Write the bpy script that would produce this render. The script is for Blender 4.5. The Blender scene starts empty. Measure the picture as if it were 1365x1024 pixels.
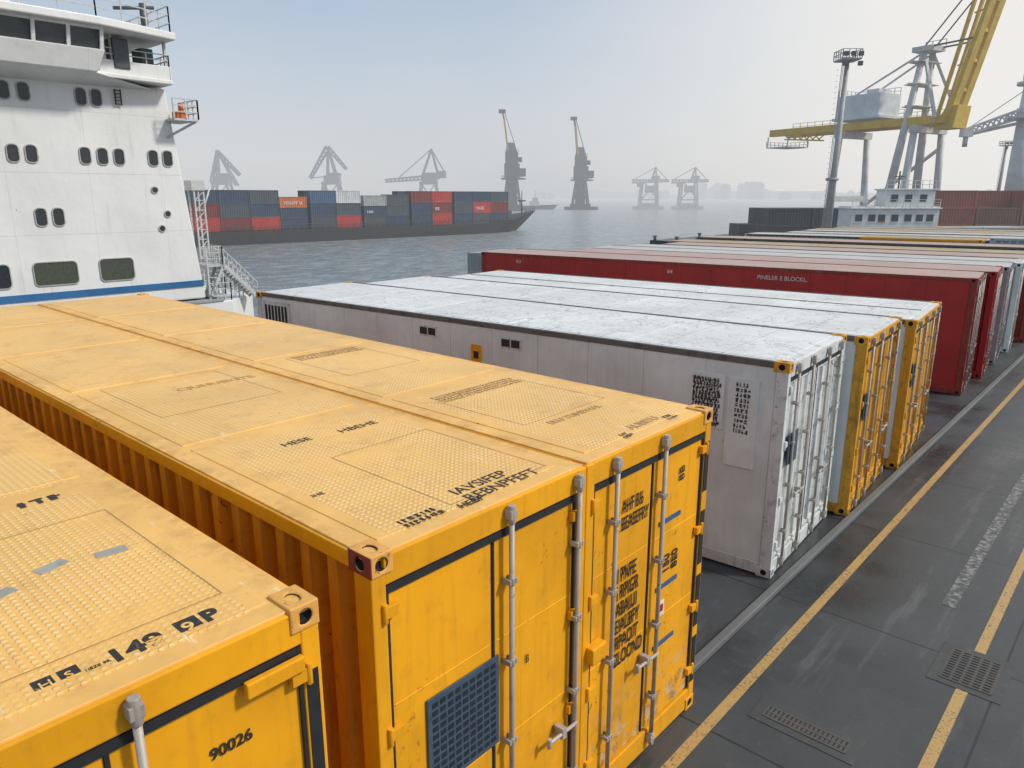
import bpy, bmesh, math, random
from mathutils import Vector, Matrix
random.seed(7)
scene=bpy.context.scene
col=scene.collection
HEAD=math.radians(41.9)
FX,FY=-math.sin(HEAD),math.cos(HEAD)
RX,RY=math.cos(HEAD),math.sin(HEAD)
def HB(lat,out,z=0.0):
    return Vector((FX*out+RX*lat,FY*out+RY*lat,z))
HAZE=(0.65,0.67,0.69,1)
# ---------------------------------------------------------------- node helpers
class NT:
    def __init__(s,name):
        s.mat=bpy.data.materials.new(name); s.mat.use_nodes=True
        s.t=s.mat.node_tree; s.b=s.t.nodes['Principled BSDF']; s.out=s.t.nodes['Material Output']
    def n(s,ty): return s.t.nodes.new(ty)
    def put(s,sock,v):
        if isinstance(v,bpy.types.NodeSocket): s.t.links.new(v,sock)
        elif v is not None:
            if hasattr(sock.default_value,'__len__') and not hasattr(v,'__len__'): v=(v,)*len(sock.default_value)
            if hasattr(v,'__len__') and len(sock.default_value)==4 and len(v)==3: v=tuple(v)+(1,)
            sock.default_value=v
    def m(s,op,a,b=None,c=None,clamp=False):
        x=s.n('ShaderNodeMath'); x.operation=op; x.use_clamp=clamp
        s.put(x.inputs[0],a)
        if b is not None: s.put(x.inputs[1],b)
        if c is not None: s.put(x.inputs[2],c)
        return x.outputs[0]
    def noise(s,vec,scale,detail=4,rough=.55,dist=0):
        x=s.n('ShaderNodeTexNoise'); s.put(x.inputs['Vector'],vec); x.inputs['Scale'].default_value=scale
        x.inputs['Detail'].default_value=min(detail,5); x.inputs['Roughness'].default_value=rough; x.inputs['Distortion'].default_value=dist
        return x.outputs['Fac']
    def ramp(s,f,lo,hi):
        x=s.n('ShaderNodeMapRange'); s.put(x.inputs[0],f); x.inputs[1].default_value=lo; x.inputs[2].default_value=hi
        x.interpolation_type='SMOOTHSTEP'
        return x.outputs[0]
    def mix(s,f,a,b,blend='MIX'):
        x=s.n('ShaderNodeMix'); x.data_type='RGBA'; x.blend_type=blend
        s.put(x.inputs[0],f); s.put(x.inputs[6],a); s.put(x.inputs[7],b)
        return x.outputs[2]
    def scale(s,vec,sc):
        x=s.n('ShaderNodeVectorMath'); x.operation='MULTIPLY'; s.put(x.inputs[0],vec); x.inputs[1].default_value=sc
        return x.outputs[0]
    def coords(s,rnd=True):
        tc=s.n('ShaderNodeTexCoord'); v=tc.outputs['Object']
        s.raw=v
        if rnd:
            oi=s.n('ShaderNodeObjectInfo'); a=s.n('ShaderNodeVectorMath'); a.operation='MULTIPLY_ADD'
            cx=s.n('ShaderNodeCombineXYZ')
            for i in range(3): s.t.links.new(oi.outputs['Random'],cx.inputs[i])
            s.t.links.new(cx.outputs[0],a.inputs[0]); a.inputs[1].default_value=(37,19,23); s.t.links.new(v,a.inputs[2])
            v=a.outputs[0]
        return v
    def sep(s,vec):
        x=s.n('ShaderNodeSeparateXYZ'); s.put(x.inputs[0],vec); return x.outputs
    def bump(s,h,strength=.3,dist=.01):
        x=s.n('ShaderNodeBump'); x.inputs['Strength'].default_value=strength; x.inputs['Distance'].default_value=dist
        s.put(x.inputs['Height'],h); s.t.links.new(x.outputs[0],s.b.inputs['Normal'])
    def haze(s,D):  # aerial haze painted into the material: emission colour mixed in with distance
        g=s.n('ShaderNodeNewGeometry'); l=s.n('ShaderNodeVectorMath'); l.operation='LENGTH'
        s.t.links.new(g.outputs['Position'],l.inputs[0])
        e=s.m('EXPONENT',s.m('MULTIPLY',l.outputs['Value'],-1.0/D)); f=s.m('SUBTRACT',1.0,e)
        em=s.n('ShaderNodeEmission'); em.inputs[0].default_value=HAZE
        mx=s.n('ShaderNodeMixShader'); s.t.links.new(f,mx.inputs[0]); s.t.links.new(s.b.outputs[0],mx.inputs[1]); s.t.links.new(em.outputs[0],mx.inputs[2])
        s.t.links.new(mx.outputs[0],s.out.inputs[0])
def dk(c,k): return tuple(x*k for x in c)
def paint(name,c,rough=.45,grime=.35,streak=.25,rust=.12,grimec=(.16,.13,.10),rustc=(.16,.06,.02),haze=0,spec=.4,metal=0,bump=.25,lowwear=None):
    s=NT(name); v=s.coords()
    big=s.noise(v,.7,4,.6); base=s.mix(s.ramp(big,.3,.7),dk(c,.84),dk(c,1.06))
    fine=s.noise(v,5,5,.65)
    base=s.mix(s.m('MULTIPLY',s.ramp(fine,.5,.75),grime),base,grimec)
    if streak:
        st=s.noise(s.scale(v,(7,7,.45)),1.6,4,.6)
        base=s.mix(s.m('MULTIPLY',s.ramp(st,.5,.75),streak),base,grimec)
    if rust>0:
        r=s.noise(v,9,5,.7,.6); r2=s.noise(v,1.1,2)
        rm=s.m('MULTIPLY',s.ramp(r,.60,.66),s.ramp(r2,.66-rust,.78-rust))
        base=s.mix(s.m('MULTIPLY',rm,.85),base,rustc)
    if lowwear:
        z=s.sep(s.raw)[2]; pe=s.noise(v,4.5,5,.7,.4)
        f=s.m('MULTIPLY',s.ramp(z,lowwear,.3),s.ramp(pe,.49,.56))
        base=s.mix(s.m('MULTIPLY',f,.75),base,s.mix(s.ramp(fine,.4,.6),(.50,.46,.38),(.28,.16,.06)))
    s.put(s.b.inputs['Base Color'],base)
    s.put(s.b.inputs['Roughness'],s.m('ADD',s.m('MULTIPLY',fine,.35),rough-.15))
    s.b.inputs['Specular IOR Level'].default_value=spec; s.b.inputs['Metallic'].default_value=metal
    if bump: s.bump(s.noise(v,2.6,3),bump,.02)
    if haze: s.haze(haze)
    return s.mat
def flat(name,c,rough=.6,haze=0,metal=0):
    s=NT(name); v=s.coords(False)
    s.put(s.b.inputs['Base Color'],s.mix(s.ramp(s.noise(v,8,4,.7),.35,.75),c,dk(c,.7)))
    s.b.inputs['Roughness'].default_value=rough; s.b.inputs['Metallic'].default_value=metal
    if haze: s.haze(haze)
    return s.mat
def worn(name,c,under,amt=.45,rough=.55):
    s=NT(name); v=s.coords(False); n=s.noise(v,22,5,.75); n2=s.noise(v,2.2,4)
    f=s.m('MULTIPLY',s.ramp(n,amt,amt+.12),s.ramp(n2,.25,.65))
    s.put(s.b.inputs['Base Color'],s.mix(f,c,under)); s.b.inputs['Roughness'].default_value=rough
    return s.mat
# ---------------------------------------------------------------- materials
YEL=(.86,.385,.008); YROOF=(.88,.50,.13)
M={}
M['yel']=paint('yellow_paint',YEL,.40,.20,.2,.10,grimec=(.30,.13,.02))
M['yeldoor']=paint('scraped_yellow_paint',YEL,.40,.22,.25,.12,grimec=(.30,.13,.02),lowwear=1.35)
M['yelside']=paint('shaded_yellow_paint',(.70,.29,.01),.5,.45,.55,.16,grimec=(.20,.09,.02))  # darker copy of the yellow: side-wall shade put into the colour, plus grime
M['yelold']=paint('old_yellow_paint',(.70,.34,.025),.5,.6,.6,.30,grimec=(.13,.08,.04))
M['wht']=paint('white_paint',(.735,.78,.775),.45,.22,.3,.02,grimec=(.42,.44,.42),rustc=(.25,.2,.15))
M['whtdirty']=paint('dirty_white_paint',(.66,.69,.68),.5,.55,.75,.28,grimec=(.20,.18,.14))
M['red']=paint('red_paint',(.42,.022,.020),.45,.25,.4,.08,grimec=(.16,.03,.02))
M['redd']=paint('dark_red_paint',(.26,.03,.018),.5,.5,.5,.15)
M['grey']=paint('grey_paint',(.36,.38,.39),.5,.5,.4,.12)
M['seam']=paint('grimy_seam_rail',(.15,.145,.135),.7,.7,.3,.25,grimec=(.04,.036,.03))
M['pale']=paint('pale_blue_paint',(.45,.52,.60),.5,.4,.4,.1)
M['brown']=paint('brown_paint',(.33,.20,.14),.5,.5,.4,.1)
M['rod']=paint('galvanised_rod',(.44,.40,.36),.5,.5,.2,.2,grimec=(.16,.12,.09),metal=.15)
M['rubber']=flat('black_rubber',(.02,.022,.025),.6)
M['hole']=flat('dark_hole',(.012,.012,.012),.8)
M['ink']=worn('black_ink',(.025,.022,.02),(.6,.35,.08),.58)
M['inkdoor']=worn('black_lettering',(.03,.025,.02),(.5,.26,.04),.66)
M['inkside']=worn('black_side_lettering',(.04,.04,.04),(.5,.5,.48),.62)
M['tan']=worn('faded_lettering',(.40,.24,.09),(.74,.42,.12),.5)
M['whiteink']=worn('white_lettering',(.60,.50,.48),(.42,.05,.04),.55)
M['whitelabel']=flat('white_label',(.75,.72,.70),.5)
M['blueink']=flat('blue_label',(.05,.12,.26),.5)
M['castred']=paint('oxide_red_paint',(.22,.04,.03),.55,.5,.3,.25)
M['casty']=paint('worn_casting_paint',(.74,.38,.09),.5,.55,.4,.30,grimec=(.25,.12,.05))
M['vent']=flat('vent_mesh',(.05,.085,.13),.45)
M['ventdark']=flat('vent_slot',(.012,.02,.032),.6)
M['steelplate']=paint('grey_tag',(.34,.34,.31),.6,.7,.1,0)
def roofmat(name,c,kind):
    s=NT(name); v=s.coords(); xyz=s.sep(s.raw)
    big=s.noise(v,.55,5,.6,.4); base=s.mix(s.ramp(big,.3,.7),dk(c,.86 if kind=='dots' else .88),dk(c,1.05))
    fine=s.noise(v,6,5,.7)
    if kind=='dots':
        px=s.m('SUBTRACT',s.m('FRACT',s.m('MULTIPLY',xyz[0],18.0)),.5)
        py=s.m('SUBTRACT',s.m('FRACT',s.m('MULTIPLY',xyz[1],18.0)),.5)
        d=s.m('SQRT',s.m('ADD',s.m('MULTIPLY',px,px),s.m('MULTIPLY',py,py)))
        dot=s.ramp(d,.36,.2)
        mx=s.m('ABSOLUTE',s.m('SUBTRACT',s.m('FRACT',s.m('MULTIPLY',xyz[0],1/3.1)),.5))
        my=s.m('ABSOLUTE',s.m('SUBTRACT',s.m('FRACT',s.m('MULTIPLY',xyz[1],1/2.5)),.5))
        mask=s.m('MULTIPLY',s.m('LESS_THAN',mx,.44),s.m('LESS_THAN',my,.37))
        wear=s.ramp(s.noise(v,1.3,4),.34,.54)
        dot=s.m('MULTIPLY',s.m('MULTIPLY',dot,mask),s.m('MULTIPLY_ADD',wear,.75,.25))
        base=s.mix(s.m('MULTIPLY',dot,.6),base,(.95,.73,.38))
        base=s.mix(s.m('MULTIPLY',s.ramp(s.noise(v,2.4,5,.75,.5),.50,.72),.42),base,(.52,.27,.07))
        sc=s.noise(s.scale(v,(1,5,1)),3.2,5,.7)
        base=s.mix(s.m('MULTIPLY',s.ramp(sc,.61,.71),.55),base,(.90,.80,.62))
        sc2=s.noise(s.scale(v,(4,1,1)),2.0,5,.7)
        base=s.mix(s.m('MULTIPLY',s.ramp(sc2,.60,.75),.3),base,(.42,.23,.08))
        ey=s.m('ABSOLUTE',s.m('SUBTRACT',xyz[1],1.245))
        eg=s.m('MULTIPLY',s.ramp(ey,.98,1.22),s.ramp(s.noise(v,3.4,5,.7),.42,.62))
        base=s.mix(s.m('MULTIPLY',eg,.5),base,(.46,.23,.05))
        spot=s.noise(v,13,4,.6)
        base=s.mix(s.m('MULTIPLY',s.ramp(spot,.70,.74),.8),base,(.14,.07,.03))
        s.bump(s.m('ADD',dot,s.m('MULTIPLY',s.noise(v,2.2,3),.9)),.6,.012)
        s.put(s.b.inputs['Roughness'],s.m('MULTIPLY_ADD',fine,.35,.24))
    else:
        dv=s.n('ShaderNodeVectorMath'); dv.operation='MULTIPLY_ADD'
        nz=s.n('ShaderNodeTexNoise'); s.put(nz.inputs['Vector'],v); nz.inputs['Scale'].default_value=1.7; nz.inputs['Detail'].default_value=5
        s.t.links.new(nz.outputs['Color'],dv.inputs[0]); dv.inputs[1].default_value=(1.2,1.2,1.2); s.t.links.new(v,dv.inputs[2])
        masks=[]
        for sc,w in ((1.2,.014),(3.2,.022)):
            vo=s.n('ShaderNodeTexVoronoi'); vo.feature='DISTANCE_TO_EDGE'; s.put(vo.inputs['Vector'],dv.outputs[0]); vo.inputs['Scale'].default_value=sc
            masks.append(s.ramp(vo.outputs['Distance'],w*1.8,w*.2))
        m2=s.m('MULTIPLY',masks[1],s.ramp(s.noise(v,.8,3),.42,.6))
        cr=s.m('MAXIMUM',s.m('MULTIPLY',masks[0],s.ramp(s.noise(v,1.1,3),.38,.6)),m2)
        base=s.mix(s.m('MULTIPLY',s.ramp(s.noise(s.scale(v,(.6,3,1)),1.1,5,.65),.48,.70),.22),base,dk(c,.6))
        base=s.mix(s.m('MULTIPLY',s.ramp(fine,.50,.74),.28),base,dk(c,.5))
        base=s.mix(s.m('MULTIPLY',cr,.6 if kind=='crack' else .25),base,(.22,.21,.20))
        gx=s.m('LESS_THAN',s.m('FRACT',s.m('MULTIPLY',xyz[0],1/1.22)),.018)
        base=s.mix(s.m('MULTIPLY',gx,.45),base,(.28,.27,.26))
        s.bump(s.m('ADD',s.m('MULTIPLY',cr,-.4),s.noise(v,2.5,4)),.4,.015)
        s.put(s.b.inputs['Roughness'],s.m('MULTIPLY_ADD',fine,.4,.34)); s.b.inputs['Specular IOR Level'].default_value=.3
    s.put(s.b.inputs['Base Color'],base)
    return s.mat
M['yroof']=roofmat('yellow_treadplate_roof',YROOF,'dots')
M['wroof']=roofmat('cracked_white_roof',(.71,.72,.715),'crack')
M['proof']=roofmat('faded_pink_roof',(.46,.33,.29),'soft')
M['groof']=roofmat('pale_grey_roof',(.52,.51,.49),'soft')
M['troof']=roofmat('tan_roof',(.44,.33,.20),'soft')
# ---------------------------------------------------------------- mesh helpers
def box(bm,x0,x1,y0,y1,z0,z1):
    vs=[bm.verts.new(p) for p in ((x0,y0,z0),(x1,y0,z0),(x1,y1,z0),(x0,y1,z0),(x0,y0,z1),(x1,y0,z1),(x1,y1,z1),(x0,y1,z1))]
    for f in ((0,3,2,1),(4,5,6,7),(0,1,5,4),(1,2,6,5),(2,3,7,6),(3,0,4,7)): bm.faces.new([vs[i] for i in f])
def beam(bm,p,q,w,h=None):
    h=h or w; p=Vector(p); q=Vector(q); d=q-p; L=d.length
    if L<1e-5: return
    d/=L; up=Vector((0,0,1)) if abs(d.z)<.95 else Vector((0,1,0))
    a=d.cross(up).normalized()*w/2; b=a.cross(d).normalized()*h/2
    vs=[bm.verts.new(c+sa*a+sb*b) for c in (p,q) for sa,sb in ((-1,-1),(1,-1),(1,1),(-1,1))]
    for f in ((0,3,2,1),(4,5,6,7),(0,1,5,4),(1,2,6,5),(2,3,7,6),(3,0,4,7)): bm.faces.new([vs[i] for i in f])
def cyl(bm,p,q,r1,r2=None,seg=12):
    r2=r1 if r2 is None else r2; p=Vector(p); q=Vector(q); d=(q-p).normalized()
    up=Vector((0,0,1)) if abs(d.z)<.95 else Vector((0,1,0))
    a=d.cross(up).normalized(); b=d.cross(a).normalized()
    A=[];B=[]
    for i in range(seg):
        t=2*math.pi*i/seg; o=math.cos(t)*a+math.sin(t)*b
        A.append(bm.verts.new(p+o*r1)); B.append(bm.verts.new(q+o*r2))
    for i in range(seg):
        f=bm.faces.new((A[i],A[(i+1)%seg],B[(i+1)%seg],B[i])); f.smooth=True
    bm.faces.new(A[::-1]); bm.faces.new(B)
def prism(bm,poly,z0,z1):
    a=[bm.verts.new((x,y,z0)) for x,y in poly]; b=[bm.verts.new((x,y,z1)) for x,y in poly]; n=len(poly)
    bm.faces.new(a[::-1]); bm.faces.new(b)
    for i in range(n): bm.faces.new((a[i],a[(i+1)%n],b[(i+1)%n],b[i]))
def loft(bm,A_,B_):
    a=[bm.verts.new(p) for p in A_]; b=[bm.verts.new(p) for p in B_]; n=len(a)
    bm.faces.new(a[::-1]); bm.faces.new(b)
    for i in range(n): bm.faces.new((a[i],a[(i+1)%n],b[(i+1)%n],b[i]))
def fin(name,bm,mat,parent=None,bevel=0,loc=None,**props):
    bmesh.ops.recalc_face_normals(bm,faces=bm.faces[:])
    me=bpy.data.meshes.new(name); bm.to_mesh(me); bm.free()
    me.materials.append(mat)
    o=bpy.data.objects.new(name,me); col.objects.link(o)
    if parent: o.parent=parent
    if loc is not None: o.location=loc
    if bevel:
        md=o.modifiers.new('bev','BEVEL'); md.width=bevel; md.segments=2; md.limit_method='ANGLE'
        md.harden_normals=False
    for k,v in props.items(): o[k]=v
    return o
def thing(name,loc,rotz=0,**props):
    e=bpy.data.objects.new(name,None); e.empty_display_size=.3; col.objects.link(e)
    e.location=loc; e.rotation_euler=(0,0,rotz)
    for k,v in props.items(): e[k]=v
    return e
FACE={'door':Matrix(((0,0,1),(1,0,0),(0,1,0))),'roof':Matrix(((0,-1,0),(1,0,0),(0,0,1))),'side':Matrix(((1,0,0),(0,0,-1),(0,1,0)))}
def text(s,size,face,pos,mat,parent,name='lettering',sx=1,bold=.0,spacing=1,rot=0,align='LEFT',line=1.0):
    cu=bpy.data.curves.new('t','FONT'); cu.body=s; cu.size=size; cu.extrude=.0015; cu.offset=bold; cu.align_x=align
    cu.space_character=spacing; cu.space_line=line
    o=bpy.data.objects.new('t',cu); col.objects.link(o)
    dg=bpy.context.evaluated_depsgraph_get(); me=bpy.data.meshes.new_from_object(o.evaluated_get(dg))
    bpy.data.objects.remove(o); bpy.data.curves.remove(cu)
    m3=FACE[face].to_4x4(); mm=Matrix.Translation(pos)@m3@Matrix.Rotation(rot,4,'Z')@Matrix.Diagonal((sx,1,1,1))
    me.transform(mm); me.materials.clear(); me.materials.append(mat); me.name=name
    ob=bpy.data.objects.new(name,me); col.objects.link(ob); ob.parent=parent
    return ob
def smudgeblock(face,pos,w,h,mat,parent,rows=3,name='stencil_mark',seed=0):
    r=random.Random(seed); bm=bmesh.new(); m3=FACE[face]; P=Vector(pos)
    rh=h/rows
    for j in range(rows):
        x=0
        while x<w:
            cw=rh*r.uniform(.35,.75)
            for k in range(r.randint(3,4)):
                if r.random()<.5: a,b,c=x,x+cw*.9,j*rh+r.uniform(0,.6)*rh; d=c+rh*.2
                else: a=x+r.uniform(0,.6)*cw; b=a+cw*.3; c=j*rh; d=c+rh*.8
                z=.0015+k*.0004+r.uniform(0,.0002)
                vs=[bm.verts.new(P+m3@Vector(q)) for q in ((a,c,z),(b,c,z),(b,d,z),(a,d,z))]; bm.faces.new(vs)
            x+=cw+rh*.15
    return fin(name,bm,mat,parent)
def decal(face,pos,w,h,mat,parent,name='ink_patch'):
    m3=FACE[face]; P=Vector(pos); bm=bmesh.new()
    vs=[bm.verts.new(P+m3@Vector(q)) for q in ((0,0,0),(w,0,0),(w,h,0),(0,h,0))]; bm.faces.new(vs)
    return fin(name,bm,mat,parent)
def make_casting():
    bm=bmesh.new(); box(bm,-.13,.13,-.10,.10,-.085,.085)
    me=bpy.data.meshes.new('casting'); bm.to_mesh(me); bm.free()
    o=bpy.data.objects.new('c',me); col.objects.link(o)
    cuts=[]
    for p,q in (((0,0,.03),(0,0,.2)),((.08,0,0),(.3,0,0)),((0,-.3,0),(0,-.06,0)),((0,.06,0),(0,.3,0))):
        b=bmesh.new(); cyl(b,p,q,.052,.052,20)
        m=bpy.data.meshes.new('k'); b.to_mesh(m); b.free(); c=bpy.data.objects.new('k',m); col.objects.link(c)
        if p[2]: c.scale=(1.25,.8,1)
        cuts.append(c); md=o.modifiers.new('b','BOOLEAN'); md.object=c; md.operation='DIFFERENCE'; md.solver='EXACT'
    md=o.modifiers.new('bv','BEVEL'); md.width=.01; md.segments=2; md.limit_method='ANGLE'; md.angle_limit=math.radians(50)
    bpy.context.view_layer.update()
    dg=bpy.context.evaluated_depsgraph_get(); res=bpy.data.meshes.new_from_object(o.evaluated_get(dg))
    for c in cuts: bpy.data.objects.remove(c)
    bpy.data.objects.remove(o)
    res.materials.clear()
    for k in ('yel','hole'): res.materials.append(M[k])
    for p in res.polygons:
        c=p.center
        if abs(c.x)<.121 and abs(c.y)<.091 and abs(c.z)<.076: p.material_index=1
    return res
CAST=make_casting(); castcache={}
def casting(parent,loc,mat,label=None):
    if mat.name not in castcache:
        m=CAST.copy(); m.materials[0]=mat; castcache[mat.name]=m
    o=bpy.data.objects.new('corner_casting',castcache[mat.name]); col.objects.link(o); o.parent=parent; o.location=loc
    if label: o['label']=label
    return o
def corr_wall(bm,x0,x1,y,z0,z1,out,period=.36,depth=.06,axis='x'):
    n=max(1,int(round((x1-x0)/period))); p=(x1-x0)/n; pts=[]
    for i in range(n):
        a=x0+i*p; pts+=[(a,0),(a+p*.34,0),(a+p*.46,-depth),(a+p*.88,-depth)]
    pts.append((x1,0)); prev=None
    for a,d in pts:
        yy=y+out*d
        c=(a,yy) if axis=='x' else (yy,a)
        v=(bm.verts.new((c[0],c[1],z0)),bm.verts.new((c[0],c[1],z1)))
        if prev: bm.faces.new((prev[0],v[0],v[1],prev[1]))
        prev=v
# ---------------------------------------------------------------- container builder
def container(label,x,y,L,W,H,rot=0,body='yel',roof='yroof',door=None,frame=None,side='corr',doorstyle='flat',rods=None,cast=None,z=0,group='shipping containers stowed side by side on the quay deck',handles=True,rearcast=True,sidedepth=.09,panels=True,nocast=(),seam=None,inset=.03):
    door=door or body; frame=frame or body; cast=cast or frame
    t=thing('shipping_container',(x,y,z),rot,label=label,category='shipping container',group=group)
    for (xa,xb),(xc,xd) in (((-.2,0),(-.17,-.005)),((-L,-L+.2),(-L+.005,-L+.17))):
        bm=bmesh.new()
        for si,(ya,yb) in enumerate(((0,.13),(W-.13,W))):
            box(bm,xa,xb,ya,yb,.17,H-(.025 if si in nocast else .14))
        box(bm,xc,xd,.12,W-.12,H-.25,H-.02); box(bm,xc,xd,.12,W-.12,.03,.30)
        fin('end_frame',bm,M[frame],t,.012)
    for ya,yb in ((.006,.09),(W-.09,W-.006)):
        bm=bmesh.new(); box(bm,-L+.19,-.19,ya,yb,.03,.24); fin('bottom_rail',bm,M[frame],t,.012)
        bm=bmesh.new()
        if seam: box(bm,-L+.19,-.19,ya,yb,H-.10,H+.012)
        else: box(bm,-L+.19,-.19,ya,yb,H-.15,H-.02)
        fin('roof_rail',bm,M[seam or frame],t,.01)
    for i,(ya,out) in enumerate(((.02,-1),(W-.02,1))):
        bm=bmesh.new()
        if side=='corr': corr_wall(bm,-L+.19,-.19,ya,.2,H-.12,out,depth=sidedepth)
        else:
            n=int(L/1.22)
            for k in range(n):
                a=-L+.2+k*(L-.4)/n; b=a+(L-.4)/n-.012
                box(bm,a,b,min(ya,ya-out*.04),max(ya,ya-out*.04),.2,H-.101)
            box(bm,-L+.2,-.2,min(ya-out*.01,ya-out*.03),max(ya-out*.01,ya-out*.03),.2,H-.14)
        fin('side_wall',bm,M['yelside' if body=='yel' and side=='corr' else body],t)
    bm=bmesh.new(); corr_wall(bm,.12,W-.12,-L+.05,.28,H-.22,-1,axis='y'); fin('end_wall',bm,M[body],t)
    bm=bmesh.new(); box(bm,-L+.03,-.03,inset,W-inset,H-.06,H-.004)
    if panels:
        n=max(2,int(round(L/3.1))); pl=(L-.3)/n
        for k in range(n):
            a=-.15-(k+1)*pl+.12; b=-.15-k*pl-.05
            box(bm,a,b,.22,W-.22,H-.03,H+.004)
    fin('roof',bm,M[roof],t,.006)
    g=.012; mid=W/2
    for k,(a,b) in enumerate(((.15,mid-g),(mid+g,W-.15))):
        bm=bmesh.new()
        if doorstyle=='flat':
            box(bm,-.09,-.035,a,b,.33,H-.33)
            for zz in (H*.42,H*.68): box(bm,-.05,-.029,a+.03,b-.03,zz,zz+.012)
        else:
            corr_wall(bm,a+.04,b-.04,-.05,.36,H-.32,1,period=(b-a)/4.0,depth=.04,axis='y')
            box(bm,-.10,-.028,a,a+.045,.33,H-.33); box(bm,-.10,-.028,b-.045,b,.33,H-.33)
            box(bm,-.10,-.03,a+.04,b-.04,.33,.38); box(bm,-.10,-.03,a+.04,b-.04,H-.38,H-.33)
        d=fin('door',bm,M[door],t,.006)
        ys=.10 if k==0 else W-.10
        for zz in (.55,H*.36,H*.62,H-.5):
            bm=bmesh.new()
            box(bm,-.03,.022,min(ys,ys+(.12 if k==0 else -.12)),max(ys,ys+(.12 if k==0 else -.12)),zz,zz+.09)
            cyl(bm,(.012,ys,zz-.03),(.012,ys,zz+.12),.022,seg=8)
            fin('hinge',bm,M[frame],d,.004)
    bm=bmesh.new()
    box(bm,-.1,-.012,.135,W-.135,H-.325,H-.262)
    box(bm,-.1,-.010,.132,.155,.33,H-.26); box(bm,-.1,-.010,W-.155,W-.132,.33,H-.26)
    box(bm,-.1,-.02,mid-.012,mid+.012,.33,H-.27)
    fin('door_gasket',bm,M['rubber'],t)
    if rods is None: rods=(.30*W/2.44,.88*W/2.44,W-.88*W/2.44,W-.30*W/2.44)
    for k,ry in enumerate(rods):
        bm=bmesh.new(); xr=.045
        cyl(bm,(xr,ry,.12),(xr,ry,H-.06),.024,seg=12)
        fin_r=fin('lock_rod',bm,M['rod'],t)
        bm=bmesh.new()
        for zz in (.16,H-.16):
            box(bm,-.004,xr+.03,ry-.04,ry+.04,zz,zz+.08)
            cyl(bm,(xr,ry,zz-.04),(xr,ry,zz+.12),.034,seg=12)
        for zz in (.75,H*.42,H*.62,H-.75):
            box(bm,-.03,xr+.026,ry-.05,ry-.026,zz,zz+.05); box(bm,-.03,xr+.026,ry+.026,ry+.05,zz,zz+.05)
            cyl(bm,(xr,ry,zz-.01),(xr,ry,zz+.06),.032,seg=10)
        fin('rod_bracket',bm,M['rod'],fin_r,.006)
        if handles and k%2==(0 if k>=2 else 1):
            bm=bmesh.new(); s=1 if k>=2 else -1; hz=1.35
            cyl(bm,(xr+.03,ry,hz),(xr+.03,ry+s*.42*min(W,3)/2.44,hz+.02),.02,seg=10)
            box(bm,-.02,xr+.05,ry+s*.22-.03,ry+s*.22+.03,hz-.05,hz+.07)
            cyl(bm,(xr+.03,ry+s*.42*min(W,3)/2.44,hz-.03),(xr+.03,ry+s*.42*min(W,3)/2.44,hz+.07),.024,seg=8)
            fin('door_handle',bm,M['rod'],t,.004)
    xs=((-.12,1),(-L+.12,0)) if rearcast else ((-.12,1),)
    for xx,f in xs:
        for si,yy in enumerate((.095,W-.095)):
            if si in nocast: continue
            casting(t,(xx,yy,H-.07),M[cast]); casting(t,(xx,yy,.09),M[frame])
    return t
# ---------------------------------------------------------------- YELLOW near containers
HY=4.0
A=container('yellow container with treadplate roof numbered 90026',-3.6,-.28,16,2.5,HY,rods=(1.39,),handles=False,cast='casty')
B=container('yellow container with dark vent panel and red corner casting',-3.77,2.75,15.7,2.49,HY,rods=(1.40,2.33),cast='casty',nocast=(1,),sidedepth=.14)
C=container('yellow container with black stencilled text on its doors',-3.77,5.246,15.7,2.46,HY,rods=(.45,1.36),cast='casty',nocast=(0,),door='yeldoor')
for o in B.children:
    if o.name.startswith('corner_casting') and o.location.x>-1 and o.location.y<1 and o.location.z>2:
        m=CAST.copy(); m.materials[0]=M['castred']; m.materials.append(M['casty'])
        for p in m.polygons:
            if p.material_index==0 and (p.normal.z>.6 or p.normal.x>.8): p.material_index=2
            if p.material_index==2 and p.normal.x>.8 and p.center.y<-.01: p.material_index=0
        o.data=m; o['label']='corner casting with oxide red side and worn top'
R=HY+.006
text('90026',.105,'door',(-.026,1.76,3.29),M['inkdoor'],A,bold=.002)
bm=bmesh.new(); box(bm,.0,.05,1.98,2.36,3.60,3.70); fin('hinge_plate',bm,M['yel'],A,.01)
bm=bmesh.new(); box(bm,-.002,.006,2.385,2.47,.6,3.55); fin('door_seal',bm,M['rubber'],A)
text('149',.19,'roof',(-.25,1.40,R),M['ink'],A,bold=.006,sx=1.05)
decal('roof',(-.26,1.78,R),.13,.13,M['ink'],A); text('9',.14,'roof',(-.245,1.80,R+.002),M['yroof'],A,bold=.002)
text('P',.18,'roof',(-.26,1.93,R),M['ink'],A,bold=.008)
for yy_,ch in ((1.06,'H'),(1.18,'S')):
    decal('roof',(-.30,yy_,R),.095,.09,M['ink'],A); text(ch,.09,'roof',(-.288,yy_+.02,R+.002),M['yroof'],A)
text('1IEZE 9R',.034,'roof',(-.28,1.285,R),M['ink'],A)
smudgeblock('roof',(-2.9,1.70,R),.34,.16,M['ink'],A,1,seed=21)
for (px,py,r) in ((-1.67,1.55,.3),(-1.6,1.9,-.1),(-1.5,1.2,.4)):
    bm=bmesh.new(); c,s_=math.cos(r),math.sin(r)
    prism(bm,[(px+c*a-s_*b,py+s_*a+c*b) for a,b in ((-.05,-.10),(.05,-.10),(.05,.10),(-.05,.10))],HY+.004,HY+.008)
    fin('metal_tag',bm,M['steelplate'],A,.002)
bm=bmesh.new(); box(bm,-.03,-.012,.48,1.30,1.72,2.60); v=fin('vent_panel',bm,M['vent'],B,.006)
bm=bmesh.new()
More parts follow.
